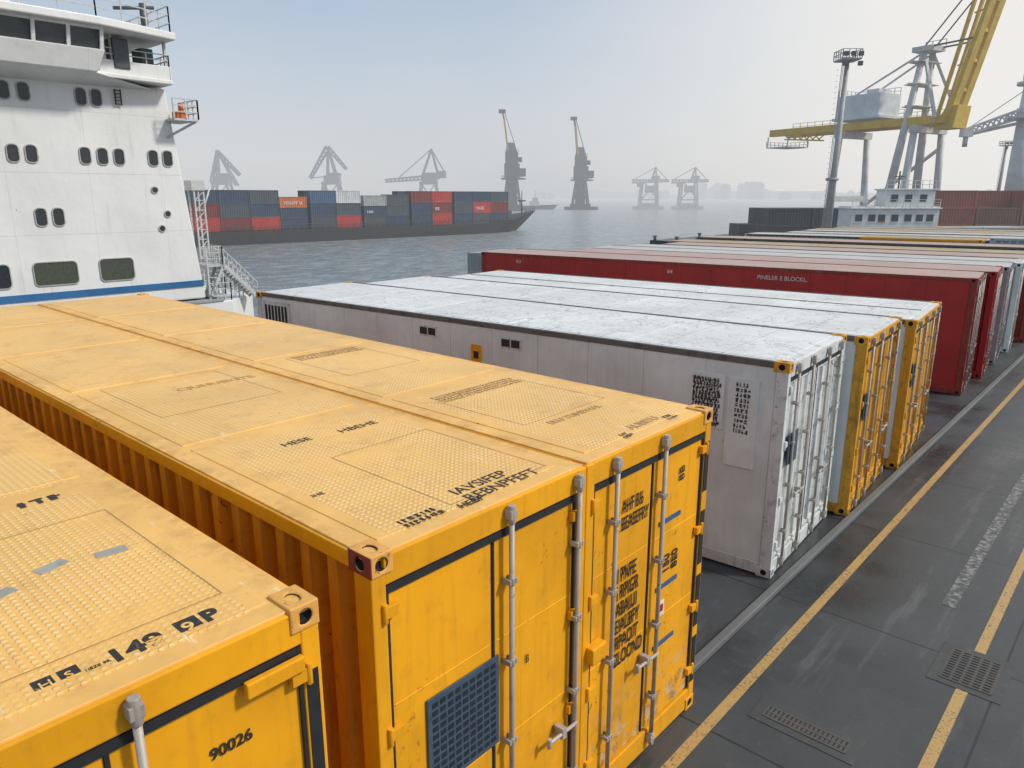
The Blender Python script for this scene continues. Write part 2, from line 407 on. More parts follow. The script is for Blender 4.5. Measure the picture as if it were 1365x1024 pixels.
for i in range(9):
    for j in range(11):
        box(bm,-.013,-.009,.53+i*.083,.53+i*.083+.06,1.77+j*.073,1.77+j*.073+.045)
fin('vent_slot',bm,M['ventdark'],v)
text('IAVSIFEP\nREBNPFEFT',.185,'roof',(-.36,1.17,R),M['ink'],B,bold=.001,sx=.95,line=.92)
text('HEBF',.12,'roof',(-.14,1.02,R),M['ink'],B,bold=.001)
smudgeblock('roof',(-.18,.50,R),.36,.17,M['ink'],B,2,seed=8)
text('HBEHE',.16,'roof',(-2.45,1.52,R),M['ink'],B,bold=.001)
text('HESE',.15,'roof',(-2.5,.88,R),M['ink'],B,bold=.001)
text('CJUHUSKITE',.19,'roof',(-5.4,1.15,R),M['tan'],B,bold=.003)
text('IHE',.08,'roof',(-1.2,.35,R),M['ink'],B)
text('B',.12,'door',(-.022,1.66,2.32),M['inkdoor'],B,sx=.7)
def outline(parent,x0,x1,y0,y1,w=.010,mat='tan'):
    bm=bmesh.new(); z=R
    for a,b,c,d in ((x0,x1,y0,y0+w),(x0,x1,y1-w,y1),(x0,x0+w,y0+w,y1-w),(x1-w,x1,y0+w,y1-w)):
        vs=[bm.verts.new(q) for q in ((a,c,z),(b,c,z),(b,d,z),(a,d,z))]; bm.faces.new(vs)
    fin('panel_outline',bm,M[mat],parent)
outline(B,-1.9,-.25,1.0,2.2); outline(B,-6.2,-4.4,.5,2.0); outline(C,-2.6,-1.2,.5,2.0); outline(C,-6.1,-4.5,.6,1.9); outline(A,-2.4,-.5,.3,2.15)
text('AUBITU',.16,'roof',(-.25,1.15,R),M['tan'],C,bold=.005)
text('BEU TUNEWAL',.14,'roof',(-1.0,.72,R),M['tan'],C,bold=.004)
smudgeblock('roof',(-.14,.88,R),.12,.14,M['ink'],C,2,seed=12); smudgeblock('roof',(-.14,1.75,R),.16,.14,M['ink'],C,2,seed=13)
smudgeblock('roof',(-2.5,.55,R),1.4,.3,M['tan'],C,4,seed=14); smudgeblock('roof',(-5.8,.7,R),1.1,.35,M['tan'],C,4,seed=15)
text('AHF 8I6\nBEASEFRY',.21,'door',(-.022,.66,3.27),M['inkdoor'],C,sx=.56,bold=.002,line=.9)
text('I PNFE\nI RPIGR\nABAIUI\nEIALBFY\nRPAOIT\nBLOOND',.235,'door',(-.022,.61,2.50),M['inkdoor'],C,sx=.56,bold=.003,line=.85)
text('150\n8E0',.18,'door',(-.022,1.68,2.22),M['inkdoor'],C,rot=math.pi/2,sx=.9,bold=.003)
text('8B',.17,'door',(-.022,1.92,3.28),M['inkdoor'],C,rot=math.pi/2)
for zz in (2.86,2.05,1.30):
    bm=bmesh.new(); box(bm,-.03,-.020,1.42,1.88,zz,zz+.055); fin('blue_label',bm,M['blueink'],C)
for z0,z1 in ((3.0,3.62),(2.05,2.75),(1.2,1.9),(.4,1.05)):
    bm=bmesh.new(); box(bm,-.002,.008,2.34,2.43,z0,z1); fin('post_slot',bm,M['rubber'],C)
bm=bmesh.new(); box(bm,-.03,.09,.06,.30,1.86,2.04); fin('latch_box',bm,M['yel'],C,.015)
bm=bmesh.new(); box(bm,-.033,-.022,1.50,1.62,1.70,1.88); fin('sticker',bm,M['whitelabel'],C)
bm=bmesh.new(); box(bm,-.03,-.018,1.53,1.59,1.76,1.85); fin('sticker_emblem',bm,M['red'],C)
# ---------------------------------------------------------------- WHITE row
dg_=math.radians; HW=3.8
W1=container('white refrigerated container with cracked roof and dirty doors',-4.36,11.5,14.8,3.3,HW,dg_(3.6),'wht','wroof','whtdirty','whtdirty','smooth','corr',cast='yelold',seam='seam',inset=.085)
W2=container('white-roofed container with weathered yellow doors',-4.24,15.05,14.9,3.2,3.74,dg_(4.3),'wht','wroof','yelold','yelold','smooth','corr',seam='seam',inset=.085)
W3=container('white-roofed container with weathered yellow doors beside the red one',-4.26,18.65,15.1,3.9,3.62,dg_(5.2),'wht','wroof','yelold','yelold','smooth','corr',seam='seam',inset=.085)
# narrow raised centre seam where two roof halves of the wide unit meet
bm=bmesh.new(); box(bm,-14.9,-.2,1.90,1.98,3.60,3.635); fin('roof_seam',bm,M['seam'],W3,.006)
def plate(parent,x0,x1,z0,z1,mat,name,y=.02,d=.012,**k):
    bm=bmesh.new(); box(bm,x0,x1,y-d,y+.01,z0,z1); return fin(name,bm,M[mat],parent,.003,**k)
for xx in (-8.1,-5.7):
    p=plate(W1,xx-.28,xx+.28,3.32,3.56,'whtdirty','marker_plate')
    for q in (-.24,.02):
        bm=bmesh.new(); box(bm,xx+q,xx+q+.22,.002,.010,3.36,3.52); fin('marker_window',bm,M['rubber'],p)
plate(W1,-6.8,-6.5,2.9,3.3,'yel','yellow_placard')
bm=bmesh.new(); box(bm,-6.72,-6.58,.002,.01,3.0,3.16); fin('placard_window',bm,M['rubber'],W1)
pp=plate(W1,-.98,-.45,1.9,3.45,'wht','placard',d=.03)
smudgeblock('side',(-.84,-.012,2.50),.22,.9,M['inkside'],pp,10,seed=31)
pp=plate(W1,-1.65,-1.05,2.5,3.45,'wht','placard',d=.02)
for q in range(2): smudgeblock('side',(-1.62,-.003-q*.003,2.53+q*.03),.48,.85,M['inkside'],pp,10,seed=32+q)
bm=bmesh.new(); box(bm,-14.5,-13.3,-.005,.03,2.9,3.6); p=fin('vent_panel',bm,M['whtdirty'],W1)
for i in range(7):
    bm=bmesh.new(); box(bm,-14.4+i*.15,-14.3+i*.15,-.009,-.003,3.0,3.5); fin('vent_slot',bm,M['hole'],p)
for Wc in (W1,W2,W3):
    bm=bmesh.new(); box(bm,.0,.02,.28,.75,2.0,2.55); fin('blue_panel',bm,M['vent'],Wc,.004)
# ---------------------------------------------------------------- RED and further rows
RR=dg_(6.3)
R1=container('long red container with white lettering',-4.67,27.4,20.0,2.95,3.85,RR,'red','proof','redd','redd','smooth','corr',seam='redd',inset=.085)
text('PINELER E BLOCKL.',.21,'side',(-7.0,.01,3.42),M['whiteink'],R1,bold=.002)
text('64',.23,'side',(-10.6,.01,3.42),M['whiteink'],R1,bold=.004); text('RO',.19,'side',(-18.0,.01,3.46),M['whiteink'],R1,bold=.003)
bm=bmesh.new(); box(bm,-20.9,-20.02,.05,2.9,.2,3.80)
for i in range(6): box(bm,-20.85+i*.15,-20.78+i*.15,.03,.05,3.0,3.7)
fin('refrigeration_unit',bm,M['grey'],R1,.02)
rows=[('red','proof'),('grey','groof'),('wht','groof'),('redd','proof'),('brown','troof'),('grey','proof'),None,('wht','groof'),('redd','proof'),('brown','groof'),('wht','groof'),('grey','troof'),('brown','groof'),('wht','troof')]
yy=30.6
lab={'red':'dark red container with faded pink roof','grey':'grey corrugated container with pale roof','wht':'off-white container with pale roof','redd':'rusty red container with faded roof','brown':'brown container with dull roof'}
for i,r in enumerate(rows):
    if r:
        container(lab[r[0]],-4.6+random.uniform(-.2,.2),yy,18.6+random.uniform(-.8,.8),2.88,3.80+random.uniform(-.08,.08),RR,r[0],r[1],side='corr',doorstyle='corr',rearcast=False,seam='seam',inset=.085)
    yy+=3.02
container('short yellow container standing between rows',-8.6,50.0,6.6,2.8,3.95,RR,'yel','troof','yel','yel','corr','corr',rearcast=False)
container('pale blue container standing between rows',-4.3,50.5,4.0,2.8,4.1,RR,'pale','groof','pale','pale','corr','corr',rearcast=False)
# ---------------------------------------------------------------- deck, lines, water
s=NT('wet_deck_coating'); g=s.n('ShaderNodeNewGeometry'); pos=g.outputs['Position']; xyz=s.sep(pos)
n1=s.noise(pos,.35,5,.6,.3); n2=s.noise(pos,6,5,.7); n3=s.noise(s.scale(pos,(3,.30,1)),1.2,5,.65)
c=s.mix(s.ramp(n1,.34,.64),(.026,.030,.033),(.056,.062,.066))
c=s.mix(s.m('MULTIPLY',s.ramp(n3,.54,.72),.5),c,(.13,.135,.138))
c=s.mix(s.m('MULTIPLY',s.ramp(n2,.55,.8),.4),c,(.12,.125,.125))
lx=s.m('LESS_THAN',s.m('FRACT',s.m('MULTIPLY',s.m('ADD',xyz[0],.9),1/2.6)),.012)
ly=s.m('LESS_THAN',s.m('FRACT',s.m('MULTIPLY',xyz[1],1/3.7)),.009)
seam=s.m('MAXIMUM',lx,ly); c=s.mix(s.m('MULTIPLY',seam,.8),c,(.012,.012,.012))
s.put(s.b.inputs['Base Color'],c)
s.put(s.b.inputs['Roughness'],s.m('ADD',s.m('MULTIPLY',s.ramp(n1,.36,.6),.22),s.m('MULTIPLY_ADD',n2,.32,.10)))
s.bump(s.m('ADD',n2,s.m('MULTIPLY',seam,-1.5)),.3,.010)
bm=bmesh.new()
poly=[(60,-30),(60,420),(-60,420),(-60,98),(-44,96),(-27.5,82),(-27.5,-30)]
prism(bm,poly,-6,0); fin('quay_deck',bm,s.mat,kind='structure',label='wet dark steel-plated quay deck')
def strip(name,x0,x1,y0,y1,z,mat):
    bm=bmesh.new(); vs=[bm.verts.new(q) for q in ((x0,y0,z),(x1,y0,z),(x1,y1,z),(x0,y1,z))]; bm.faces.new(vs)
    return fin(name,bm,mat,kind='structure')
ml=worn('worn_yellow_line_paint',(.46,.29,.10),(.07,.07,.065),.50,.4)
s=NT('faded_white_line_paint'); g=s.n('ShaderNodeNewGeometry'); pos=g.outputs['Position']
f=s.m('MULTIPLY',s.ramp(s.noise(pos,9,5,.75),.44,.62),s.ramp(s.noise(s.scale(pos,(2,.5,1)),1.4,4),.25,.6))
s.put(s.b.inputs['Base Color'],s.mix(f,(.045,.049,.051),(.27,.27,.265))); s.b.inputs['Roughness'].default_value=.4; mw=s.mat
strip('yellow_lane_line',-3.50,-3.36,-5,90,.004,ml); strip('yellow_lane_line',-1.29,-1.15,-5,90,.004,ml)
strip('white_lane_line',-1.96,-1.76,12.6,60,.004,mw)
mk=paint('kerb_steel',(.15,.16,.16),.5,.5,.2,.1)
bm=bmesh.new(); box(bm,-4.20,-4.06,8.2,80,0,.1); fin('deck_kerb',bm,mk,kind='structure',bevel=.02)
msur=paint('grate_surround',(.06,.063,.065),.45,.5,0,0); mgr=paint('grate_iron',(.09,.09,.088),.5,.5,0,.2,metal=.2); mpit=flat('grate_pit',(.022,.022,.022),.7)
def grate(x0,x1,y0,y1,nx,ny,label):
    t=thing('drain_grate',(x0,y0,0),label=label,category='drain grate')
    X=x1-x0;Y=y1-y0
    bm=bmesh.new(); prism(bm,[(-.14,-.14),(X+.14,-.14),(X+.14,Y+.14),(-.14,Y+.14)],.001,.008); fin('surround',bm,msur,t,.003)
    bm=bmesh.new(); box(bm,0,X,0,Y,.008,.010); fin('drain_slot',bm,mpit,t)
    bm=bmesh.new()
    for i in range(nx+1): a=X*i/nx; box(bm,a-.018,a+.018,0,Y,.009,.014)
    for j in range(ny+1): a=Y*j/ny; box(bm,0,X,a-.016,a+.016,.0095,.016)
    fin('grate_bars',bm,mgr,t)
grate(-1.52,-.92,10.5,11.35,5,12,'square iron drain grate set across the yellow line')
grate(-3.0,-2.0,8.12,8.34,18,2,'long narrow iron drain grate in the deck')
s=NT('harbour_water'); g=s.n('ShaderNodeNewGeometry'); pos=g.outputs['Position']
w1=s.noise(s.scale(pos,(1,.6,1)),.55,5,.6); w2=s.noise(pos,.12,3,.5); w3=s.noise(pos,2.5,2,.6)
ww=s.m('ADD',s.m('MULTIPLY',w1,.6),s.m('MULTIPLY',w3,.4))
s.put(s.b.inputs['Base Color'],s.mix(s.ramp(ww,.42,.62),(.075,.105,.115),(.24,.28,.29))); s.b.inputs['Roughness'].default_value=.22
s.bump(s.m('ADD',s.m('ADD',w1,s.m('MULTIPLY',w2,1.5)),s.m('MULTIPLY',w3,.35)),.8,.5)
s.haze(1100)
bm=bmesh.new(); vs=[bm.verts.new(q) for q in ((-9000,-9000,-3),(9000,-9000,-3),(9000,9000,-3),(-9000,9000,-3))]; bm.faces.new(vs)
fin('water',bm,s.mat,kind='structure',label='grey rippled harbour water')
# ---------------------------------------------------------------- SHIP SUPERSTRUCTURE
XS=-38.0
s=NT('ship_white_paint'); v=s.coords(False); xyz=s.sep(v)
c=s.mix(s.ramp(s.noise(v,.25,5),.3,.7),(.69,.695,.685),(.77,.775,.765))
st=s.noise(s.scale(v,(2,2,.18)),1.6,5,.6); c=s.mix(s.m('MULTIPLY',s.ramp(st,.55,.76),.3),c,(.42,.35,.26))
sm=s.m('LESS_THAN',s.m('FRACT',s.m('MULTIPLY',s.m('ADD',xyz[2],.4),1/2.7)),.012); c=s.mix(s.m('MULTIPLY',sm,.4),c,(.4,.4,.39))
smy=s.m('LESS_THAN',s.m('FRACT',s.m('MULTIPLY',xyz[1],1/3.3)),.008); c=s.mix(s.m('MULTIPLY',smy,.3),c,(.4,.4,.39))
rr=s.noise(v,3,5,.7); c=s.mix(s.m('MULTIPLY',s.ramp(rr,.67,.70),.6),c,(.3,.15,.07))
s.put(s.b.inputs['Base Color'],c); s.b.inputs['Roughness'].default_value=.45; s.bump(s.noise(v,.9,3),.5,.07)
MS=s.mat
mblue=paint('blue_stripe_paint',(.03,.15,.34),.4,.4,.3,.05); mglass=flat('dark_glass',(.035,.045,.05),.08); mfr=flat('window_frame',(.42,.42,.40),.5); mtan=flat('window_blind',(.085,.10,.075),.15)
mrail=flat('white_rail',(.58,.59,.58),.5); morange=flat('orange_gear',(.65,.17,.03),.5)
S=thing('white_ship',(XS,0,-3),label='white ship with tall superstructure, bridge and blue hull stripe',category='ship')
def SZ(z): return z+3
bm=bmesh.new()
a=[(0,-12),(0,18.15),(-16,18.15),(-16,-12)]; b=[(0,-12),(0,17.15),(-16,17.15),(-16,-12)]
loft(bm,[(x,y,SZ(1.2)) for x,y in a],[(x,y,SZ(11.45)) for x,y in b])
fin('superstructure_wall',bm,MS,S,.08)
bm=bmesh.new(); prism(bm,[(.4,-14),(.4,19.4),(-1.5,21.6),(-14,21.6),(-17,19),(-17,-14)],0,SZ(1.0)); fin('hull',bm,MS,S,.05)
bm=bmesh.new(); box(bm,-1,.06,-12,18.07,SZ(1.86),SZ(2.16)); fin('blue_stripe',bm,mblue,S)
bm=bmesh.new(); box(bm,-1,.45,-14,18.9,SZ(1.0),SZ(1.12)); fin('deck_edge',bm,M['grey'],S)
def rrect(w,h,r,seg=5):
    p=[]
    for cx,cy,a0 in ((w/2-r,h/2-r,0),(-w/2+r,h/2-r,90),(-w/2+r,-h/2+r,180),(w/2-r,-h/2+r,270)):
        for i in range(seg+1):
            t=math.radians(a0+90*i/seg); p.append((cx+r*math.cos(t),cy+r*math.sin(t)))
    return p
def yzprism(bm,pts,y,z,x0,x1):
    a=[bm.verts.new((x0,y+p,z+q)) for p,q in pts]; b=[bm.verts.new((x1,y+p,z+q)) for p,q in pts]; n=len(pts)
    bm.faces.new(a); bm.faces.new(b)
    for i in range(n): bm.faces.new((a[i],a[(i+1)%n],b[(i+1)%n],b[i]))
def ringpr(bm,po,pi,y,z,x0,x1):
    n=len(po)
    V=[[bm.verts.new((x,y+p,z+q)) for p,q in P_] for x in (x0,x1) for P_ in (po,pi)]
    for i in range(n):
        j=(i+1)%n
        bm.faces.new((V[2][i],V[2][j],V[3][j],V[3][i])); bm.faces.new((V[0][i],V[0][j],V[2][j],V[2][i])); bm.faces.new((V[1][i],V[1][j],V[3][j],V[3][i]))
def window(y,z,w,h,r,blind=False):
    z=SZ(z); bm=bmesh.new(); yzprism(bm,rrect(w,h,r),y,z,-.2,.015)
    g=fin('window',bm,mtan if blind else mglass,S)
    bm=bmesh.new(); ringpr(bm,rrect(w+.09,h+.09,r+.04),rrect(w,h,r),y,z,-.05,.05); fin('window_frame',bm,mfr,g)
for y in (9.55,10.3,11.05,13.3,13.95): window(y,10.75,.42,.70,.16)
for y in (9.5,10.3,11.0,13.16,13.9,14.63,16.2,16.9): window(y,8.2,.42,.70,.16)
for y in (11.0,11.7): window(y,5.5,.42,.74,.16)
for y,w in ((9.0,.9),(11.27,1.76),(13.9,1.5)): window(y,3.0,w,1.0,.18,w>1)
for y,z in ((16.6,5.55),(16.25,4.85),(16.1,6.7)): window(y,z,.26,.26,.125)
bm=bmesh.new()
loft(bm,[(0,-12,SZ(11.0)),(0,16.9,SZ(11.3)),(-8,16.9,SZ(11.3)),(-8,-12,SZ(11.0))],[(1.6,-12,SZ(11.65)),(1.6,13.4,SZ(11.65)),(-9,13.4,SZ(11.65)),(-9,-12,SZ(11.65))])
loft(bm,[(1.6,-12,SZ(11.65)),(1.6,13.6,SZ(11.65)),(-9,13.6,SZ(11.65)),(-9,-12,SZ(11.65))],[(1.9,-12,SZ(12.55)),(1.9,13.9,SZ(12.55)),(-9,13.9,SZ(12.55)),(-9,-12,SZ(12.55))])
prism(bm,[(1.2,13.5),(.9,17.2),(-6,17.6),(-6,13.5)],SZ(11.55),SZ(11.75))
fin('bridge_bulwark',bm,MS,S,.04)
bm=bmesh.new(); box(bm,.75,.83,13.95,17.1,SZ(11.76),SZ(12.35)); box(bm,-5.5,.74,17.15,17.22,SZ(11.76),SZ(12.35)); fin('wing_bulwark',bm,MS,S,.02)
for i in range(15):
    y0=13.7-i*1.3
    bm=bmesh.new()
    loft(bm,[(1.75,y0-1.15,SZ(12.55)),(1.75,y0,SZ(12.55)),(1.6,y0,SZ(12.55)),(1.6,y0-1.15,SZ(12.55))],[(2.0,y0-1.15,SZ(13.3)),(2.0,y0,SZ(13.3)),(1.85,y0,SZ(13.3)),(1.85,y0-1.15,SZ(13.3))])
    fin('bridge_window',bm,mglass,S)
bm=bmesh.new()
box(bm,-8,1.4,-12,13.6,SZ(12.45),SZ(13.5))
for i in range(16):
    y0=13.77-i*1.3; beam(bm,(1.80,y0,SZ(12.5)),(2.06,y0,SZ(13.45)),.14)
box(bm,1.5,2.08,-12,13.8,SZ(13.3),SZ(13.44))
fin('bridge_wall',bm,MS,S)
bm=bmesh.new(); prism(bm,[(2.5,-12),(2.5,13.6),(1.6,17.2),(-9,17.2),(-9,-12)],SZ(13.42),SZ(13.75)); prism(bm,[(1.7,-12),(1.7,10.6),(-9,10.6),(-9,-12)],SZ(13.752),SZ(14.9)); fin('bridge_roof',bm,MS,S,.05)
def rail(bm,pts,h=1.0,step=1.0,w=.05,n=3):
    for p,q in zip(pts[:-1],pts[1:]):
        p=Vector(p);q=Vector(q); L=(q-p).length; k=max(1,int(L/step))
        for i in range(k+1):
            a=p.lerp(q,i/k); beam(bm,a,a+Vector((0,0,h)),w)
        for j in range(1,n+1):
            o=Vector((0,0,h*j/n)); beam(bm,p+o,q+o,w*.8)
bm=bmesh.new(); rail(bm,[(2.3,10.7,SZ(13.75)),(2.4,13.5,SZ(13.75)),(1.5,17.0,SZ(13.75)),(-8,17.0,SZ(13.75))],1.1)
rail(bm,[(.8,14.0,SZ(12.35)),(.8,17.1,SZ(12.35)),(-5,17.15,SZ(12.35))],.5,.8,.05,2)
for y in (14.6,17.0): beam(bm,(.7,y,SZ(11.75)),(.7,y,SZ(13.42)),.12)
fin('bridge_rail',bm,mrail,S)
mdk=flat('dark_equipment',(.08,.09,.1),.4)
for nm,fn in (('searchlight_cabinet',lambda b:box(b,.0,.9,14.6,15.3,SZ(12.0),SZ(13.3))),('wing_console',lambda b:box(b,-.6,.4,16.0,16.6,SZ(11.76),SZ(13.1)))):
    bm=bmesh.new(); fn(bm); fin(nm,bm,mdk,S,.05)
bm=bmesh.new(); cyl(bm,(.5,16.3,SZ(13.75)),(.5,16.3,SZ(15)),.15); cyl(bm,(.5,15,SZ(14.6)),(.5,16.8,SZ(14.9)),.08); fin('radar_post',bm,mdk,S)
bm=bmesh.new()
for y in (14.75,15.0): beam(bm,(.12,y,SZ(10.5)),(.12,y,SZ(11.2)),.05)
for i in range(5): beam(bm,(.12,14.75,SZ(10.55+i*.15)),(.12,15.0,SZ(10.55+i*.15)),.04)
fin('wall_ladder',bm,M['rubber'],S)
bm=bmesh.new(); box(bm,-1,1.0,17.0,18.2,SZ(9.95),SZ(10.05)); rail(bm,[(1.0,17.0,SZ(10.05)),(1.0,18.2,SZ(10.05)),(-1,18.2,SZ(10.05))],.9,.5,.06); beam(bm,(0,17,SZ(9.2)),(.9,18.1,SZ(9.95)),.1); fin('side_platform',bm,mrail,S)
bm=bmesh.new(); box(bm,.1,.7,17.3,17.8,SZ(10.05),SZ(10.4)); cyl(bm,(.5,17.6,SZ(10.35)),(.5,17.6,SZ(10.8)),.12); fin('deck_winch',bm,morange,S,.03)
bm=bmesh.new()
for z in (1.2,2.8):
    box(bm,-1.8,.1,18.3,19.2,SZ(z),SZ(z+.1)); rail(bm,[(.1,18.3,SZ(z+.1)),(.1,19.2,SZ(z+.1)),(-1.8,19.2,SZ(z+.1))],.95,.35,.045)
for x in (.15,-.6):
    beam(bm,(x,18.4,SZ(1.3)),(x,19.15,SZ(2.8)),.09,.15)
for i in range(8): t=i/8; box(bm,-.6,.15,18.4+.75*t,18.55+.75*t,SZ(1.3+1.5*t),SZ(1.34+1.5*t))
for y in (18.35,19.15):
    for x in (.05,-1.7): beam(bm,(x,y,SZ(1.0)),(x,y,SZ(3.7)),.09)
fin('stair_tower',bm,mrail,S)
bm=bmesh.new()
for x in (.2,-.6):
    beam(bm,(x,19.2,SZ(2.85)),(x,21.0,SZ(1.0)),.10,.2); beam(bm,(x,19.2,SZ(3.7)),(x,21.0,SZ(1.85)),.05); beam(bm,(x,19.2,SZ(3.3)),(x,21.0,SZ(1.45)),.04)
    for i in range(9): t=i/8; beam(bm,(x,19.2+1.8*t,SZ(2.85-1.85*t)),(x,19.2+1.8*t,SZ(3.7-1.85*t)),.04)
for i in range(12): t=i/12; box(bm,-.6,.2,19.25+1.8*t,19.43+1.8*t,SZ(2.8-1.85*t),SZ(2.84-1.85*t))
fin('gangway_stair',bm,mrail,S)
bm=bmesh.new(); rail(bm,[(.35,18.6,SZ(1.0)),(.3,19.4,SZ(1.0)),(-1.5,21.5,SZ(1.0)),(-10,21.5,SZ(1.0))],.95,.5,.045); fin('deck_rail',bm,mrail,S)
bm=bmesh.new()
for x,y in ((-.6,18.35),(-.6,18.85),(-1.2,18.35),(-1.2,18.85)): beam(bm,(x,y,SZ(3.0)),(x,y,SZ(7.2)),.07)
for i in range(8):
    z=SZ(3.2+i*.5); beam(bm,(-.6,18.35,z),(-.6,18.85,z+.45),.04); beam(bm,(-.6,18.35,z),(-.6,18.85,z),.04)
box(bm,-1.3,-.5,18.2,18.9,SZ(6.7),SZ(7.2)); cyl(bm,(-1,18.9,SZ(5.6)),(-1,19.4,SZ(6.8)),.05)
fin('lattice_mast',bm,mrail,S)
# ---------------------------------------------------------------- CARGO SHIP
H1=1700
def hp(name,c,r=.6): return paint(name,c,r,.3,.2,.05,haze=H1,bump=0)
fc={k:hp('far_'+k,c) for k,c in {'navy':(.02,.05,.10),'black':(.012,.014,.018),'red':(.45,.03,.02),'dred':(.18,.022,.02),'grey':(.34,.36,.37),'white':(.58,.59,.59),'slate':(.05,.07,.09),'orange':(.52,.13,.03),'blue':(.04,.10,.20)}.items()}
Sp=HB(-75,138,-3); Ep=HB(8,221,-3); ang=math.atan2((Ep-Sp).y,(Ep-Sp).x)
CS=thing('cargo_ship',Sp,ang,label='long black cargo ship hull loaded with containers',category='ship')
bm=bmesh.new(); secs=[(-12,7,7,2.6),(40,7.5,7.5,2.6),(90,7.5,7.2,2.7),(100,6.5,4.5,3.3),(107,4.2,2,4.2),(115.5,.25,.1,5.4)]
prev=None
for x,wd,ww,h in secs:
    xw=x if x<101 else x-(x-100)*.55
    v=[bm.verts.new(q) for q in ((xw,-ww,-.5),(x,-wd,h),(x,wd,h),(xw,ww,-.5))]
    if prev:
        for i in range(4): bm.faces.new((prev[i],prev[(i+1)%4],v[(i+1)%4],v[i]))
    else: bm.faces.new(v)
    prev=v
bm.faces.new(prev[::-1]); fin('hull',bm,fc['black'],CS,.05)
bm=bmesh.new(); rail(bm,[(0,-7,2.6),(98,-7.0,3.0),(107,-4.1,4.2),(115,-.3,5.3)],1.0,1.6,.1,2); fin('deck_rail',bm,fc['slate'],CS)
bm=bmesh.new(); cyl(bm,(110,0,4.3),(110,0,11),.2,.1); box(bm,109,111,-.6,.6,8,8.4); fin('bow_mast',bm,fc['slate'],CS)
bm=bmesh.new(); box(bm,101,104,-2,2,3.3,5.6); fin('windlass_house',bm,fc['slate'],CS)
def boxmesh(name,L,W_,H_,per=.5):
    bm=bmesh.new()
    for xa in (0,L-.2):
        for ya in (0,W_-.16): box(bm,xa,xa+.2,ya,ya+.16,0,H_)
    for ya in (.01,W_-.15): box(bm,.2,L-.2,ya,ya+.14,0,.18); box(bm,.2,L-.2,ya,ya+.14,H_-.14,H_-.01)
    for xa in (.01,L-.18): box(bm,xa,xa+.16,.16,W_-.16,0,.18); box(bm,xa,xa+.16,.16,W_-.16,H_-.14,H_-.01)
    corr_wall(bm,.2,L-.2,.05,.18,H_-.14,-1,per,.08); corr_wall(bm,.2,L-.2,W_-.05,.18,H_-.14,1,per,.08)
    corr_wall(bm,.16,W_-.16,.05,.18,H_-.14,-1,per,.08,'y'); corr_wall(bm,.16,W_-.16,L-.05,.18,H_-.14,1,per,.08,'y')
    box(bm,.03,L-.03,.03,W_-.03,H_-.06,H_-.004)
    bmesh.ops.recalc_face_normals(bm,faces=bm.faces[:]); me=bpy.data.meshes.new(name); bm.to_mesh(me); bm.free(); return me
CM=boxmesh('freight_box',6.2,2.45,2.62); cmc={}
def fbox(loc,rz,mat,label,group,mesh=None,key='a'):
    mesh=mesh or CM; k=key+mat.name
    if k not in cmc: m=mesh.copy(); m.materials.clear(); m.materials.append(mat); cmc[k]=m
    o=bpy.data.objects.new('shipping_container',cmc[k]); col.objects.link(o); o.location=loc; o.rotation_euler=(0,0,rz)
    o['label']=label; o['category']='shipping container'; o['group']=group
    return o
bays=[('navy','navy','slate'),('dred','navy','black'),('red','dred','slate'),('red','dred','navy'),('dred','slate','navy'),('red','navy','slate'),('navy','navy','orange'),('slate','navy','blue'),('red','slate','white'),('slate','navy','grey'),('navy','slate','slate'),('navy','navy','dred'),('red','dred','red'),('navy','slate','navy'),('slate','red','navy'),('navy','dred','slate')]
names={'navy':'navy blue','black':'black','red':'bright red','dred':'dark red','grey':'light grey','white':'off-white','slate':'slate grey','orange':'orange-red','blue':'blue'}
ca,sa=math.cos(ang),math.sin(ang)
def shiploc(x,y,z): return Vector((Sp.x+ca*x-sa*y,Sp.y+sa*x+ca*y,Sp.z+z))
xs_=-12.5
for bi,b in enumerate(bays):
    xs_+=6.35+(.7 if bi in (7,9,11,13) else 0)
    sink={6:-1.3,9:-1.0,10:-.8}.get(bi,0)
    for ry in range(3):
        for t,cn in enumerate(b):
            if cn is None: continue
            if ry: cn=random.choice(['navy','slate','black','dred'])
            if ry and t==2 and random.random()<.4: continue
            if ry and sink and t==2: continue
            o=fbox(shiploc(xs_,-6.6+ry*2.6,2.7+t*2.65),ang,fc[cn],names[cn]+' corrugated container stacked on the cargo ship','containers stacked on the cargo ship')
            if sink: o.scale=(1,1,1+sink/7.9); o.location.z=-3+2.7+t*2.65*(1+sink/7.9)
            if ry==0 and (bi,t) in ((6,2),(12,1),(14,1),(9,1)):
                text({6:'YOLOT U',12:'RIE',14:'TALEC',9:'HAI'}[bi],1.0,'side',(.8,.03,.8),fc['white'],o,bold=.02)
# ---------------------------------------------------------------- HARBOUR CRANES
def lattice(bm,p,q,w,n,t):
    p=Vector(p);q=Vector(q);d=(q-p).normalized(); up=Vector((0,0,1)) if abs(d.z)<.9 else Vector((1,0,0))
    a=d.cross(up).normalized()*w/2; b=a.cross(d).normalized()*w/2
    cs=[(1,1),(1,-1),(-1,-1),(-1,1)]
    for sx,sy in cs: beam(bm,p+a*sx+b*sy,q+a*sx*.6+b*sy*.6,t*1.4)
    for i in range(n):
        k=1-.4*i/n; P0=p.lerp(q,i/n); P1=p.lerp(q,(i+1)/n)
        for j in range(4):
            s0=cs[j]; s1=cs[(j+1)%4]; beam(bm,P0+a*s0[0]*k+b*s0[1]*k,P1+a*s1[0]*k+b*s1[1]*k,t)
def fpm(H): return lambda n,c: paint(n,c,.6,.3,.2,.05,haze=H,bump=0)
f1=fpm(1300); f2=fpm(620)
mcg=f1('far_crane_grey',(.085,.10,.11)); mco=f1('far_crane_tan',(.50,.27,.06)); mcd=f1('far_crane_dark',(.035,.04,.045))
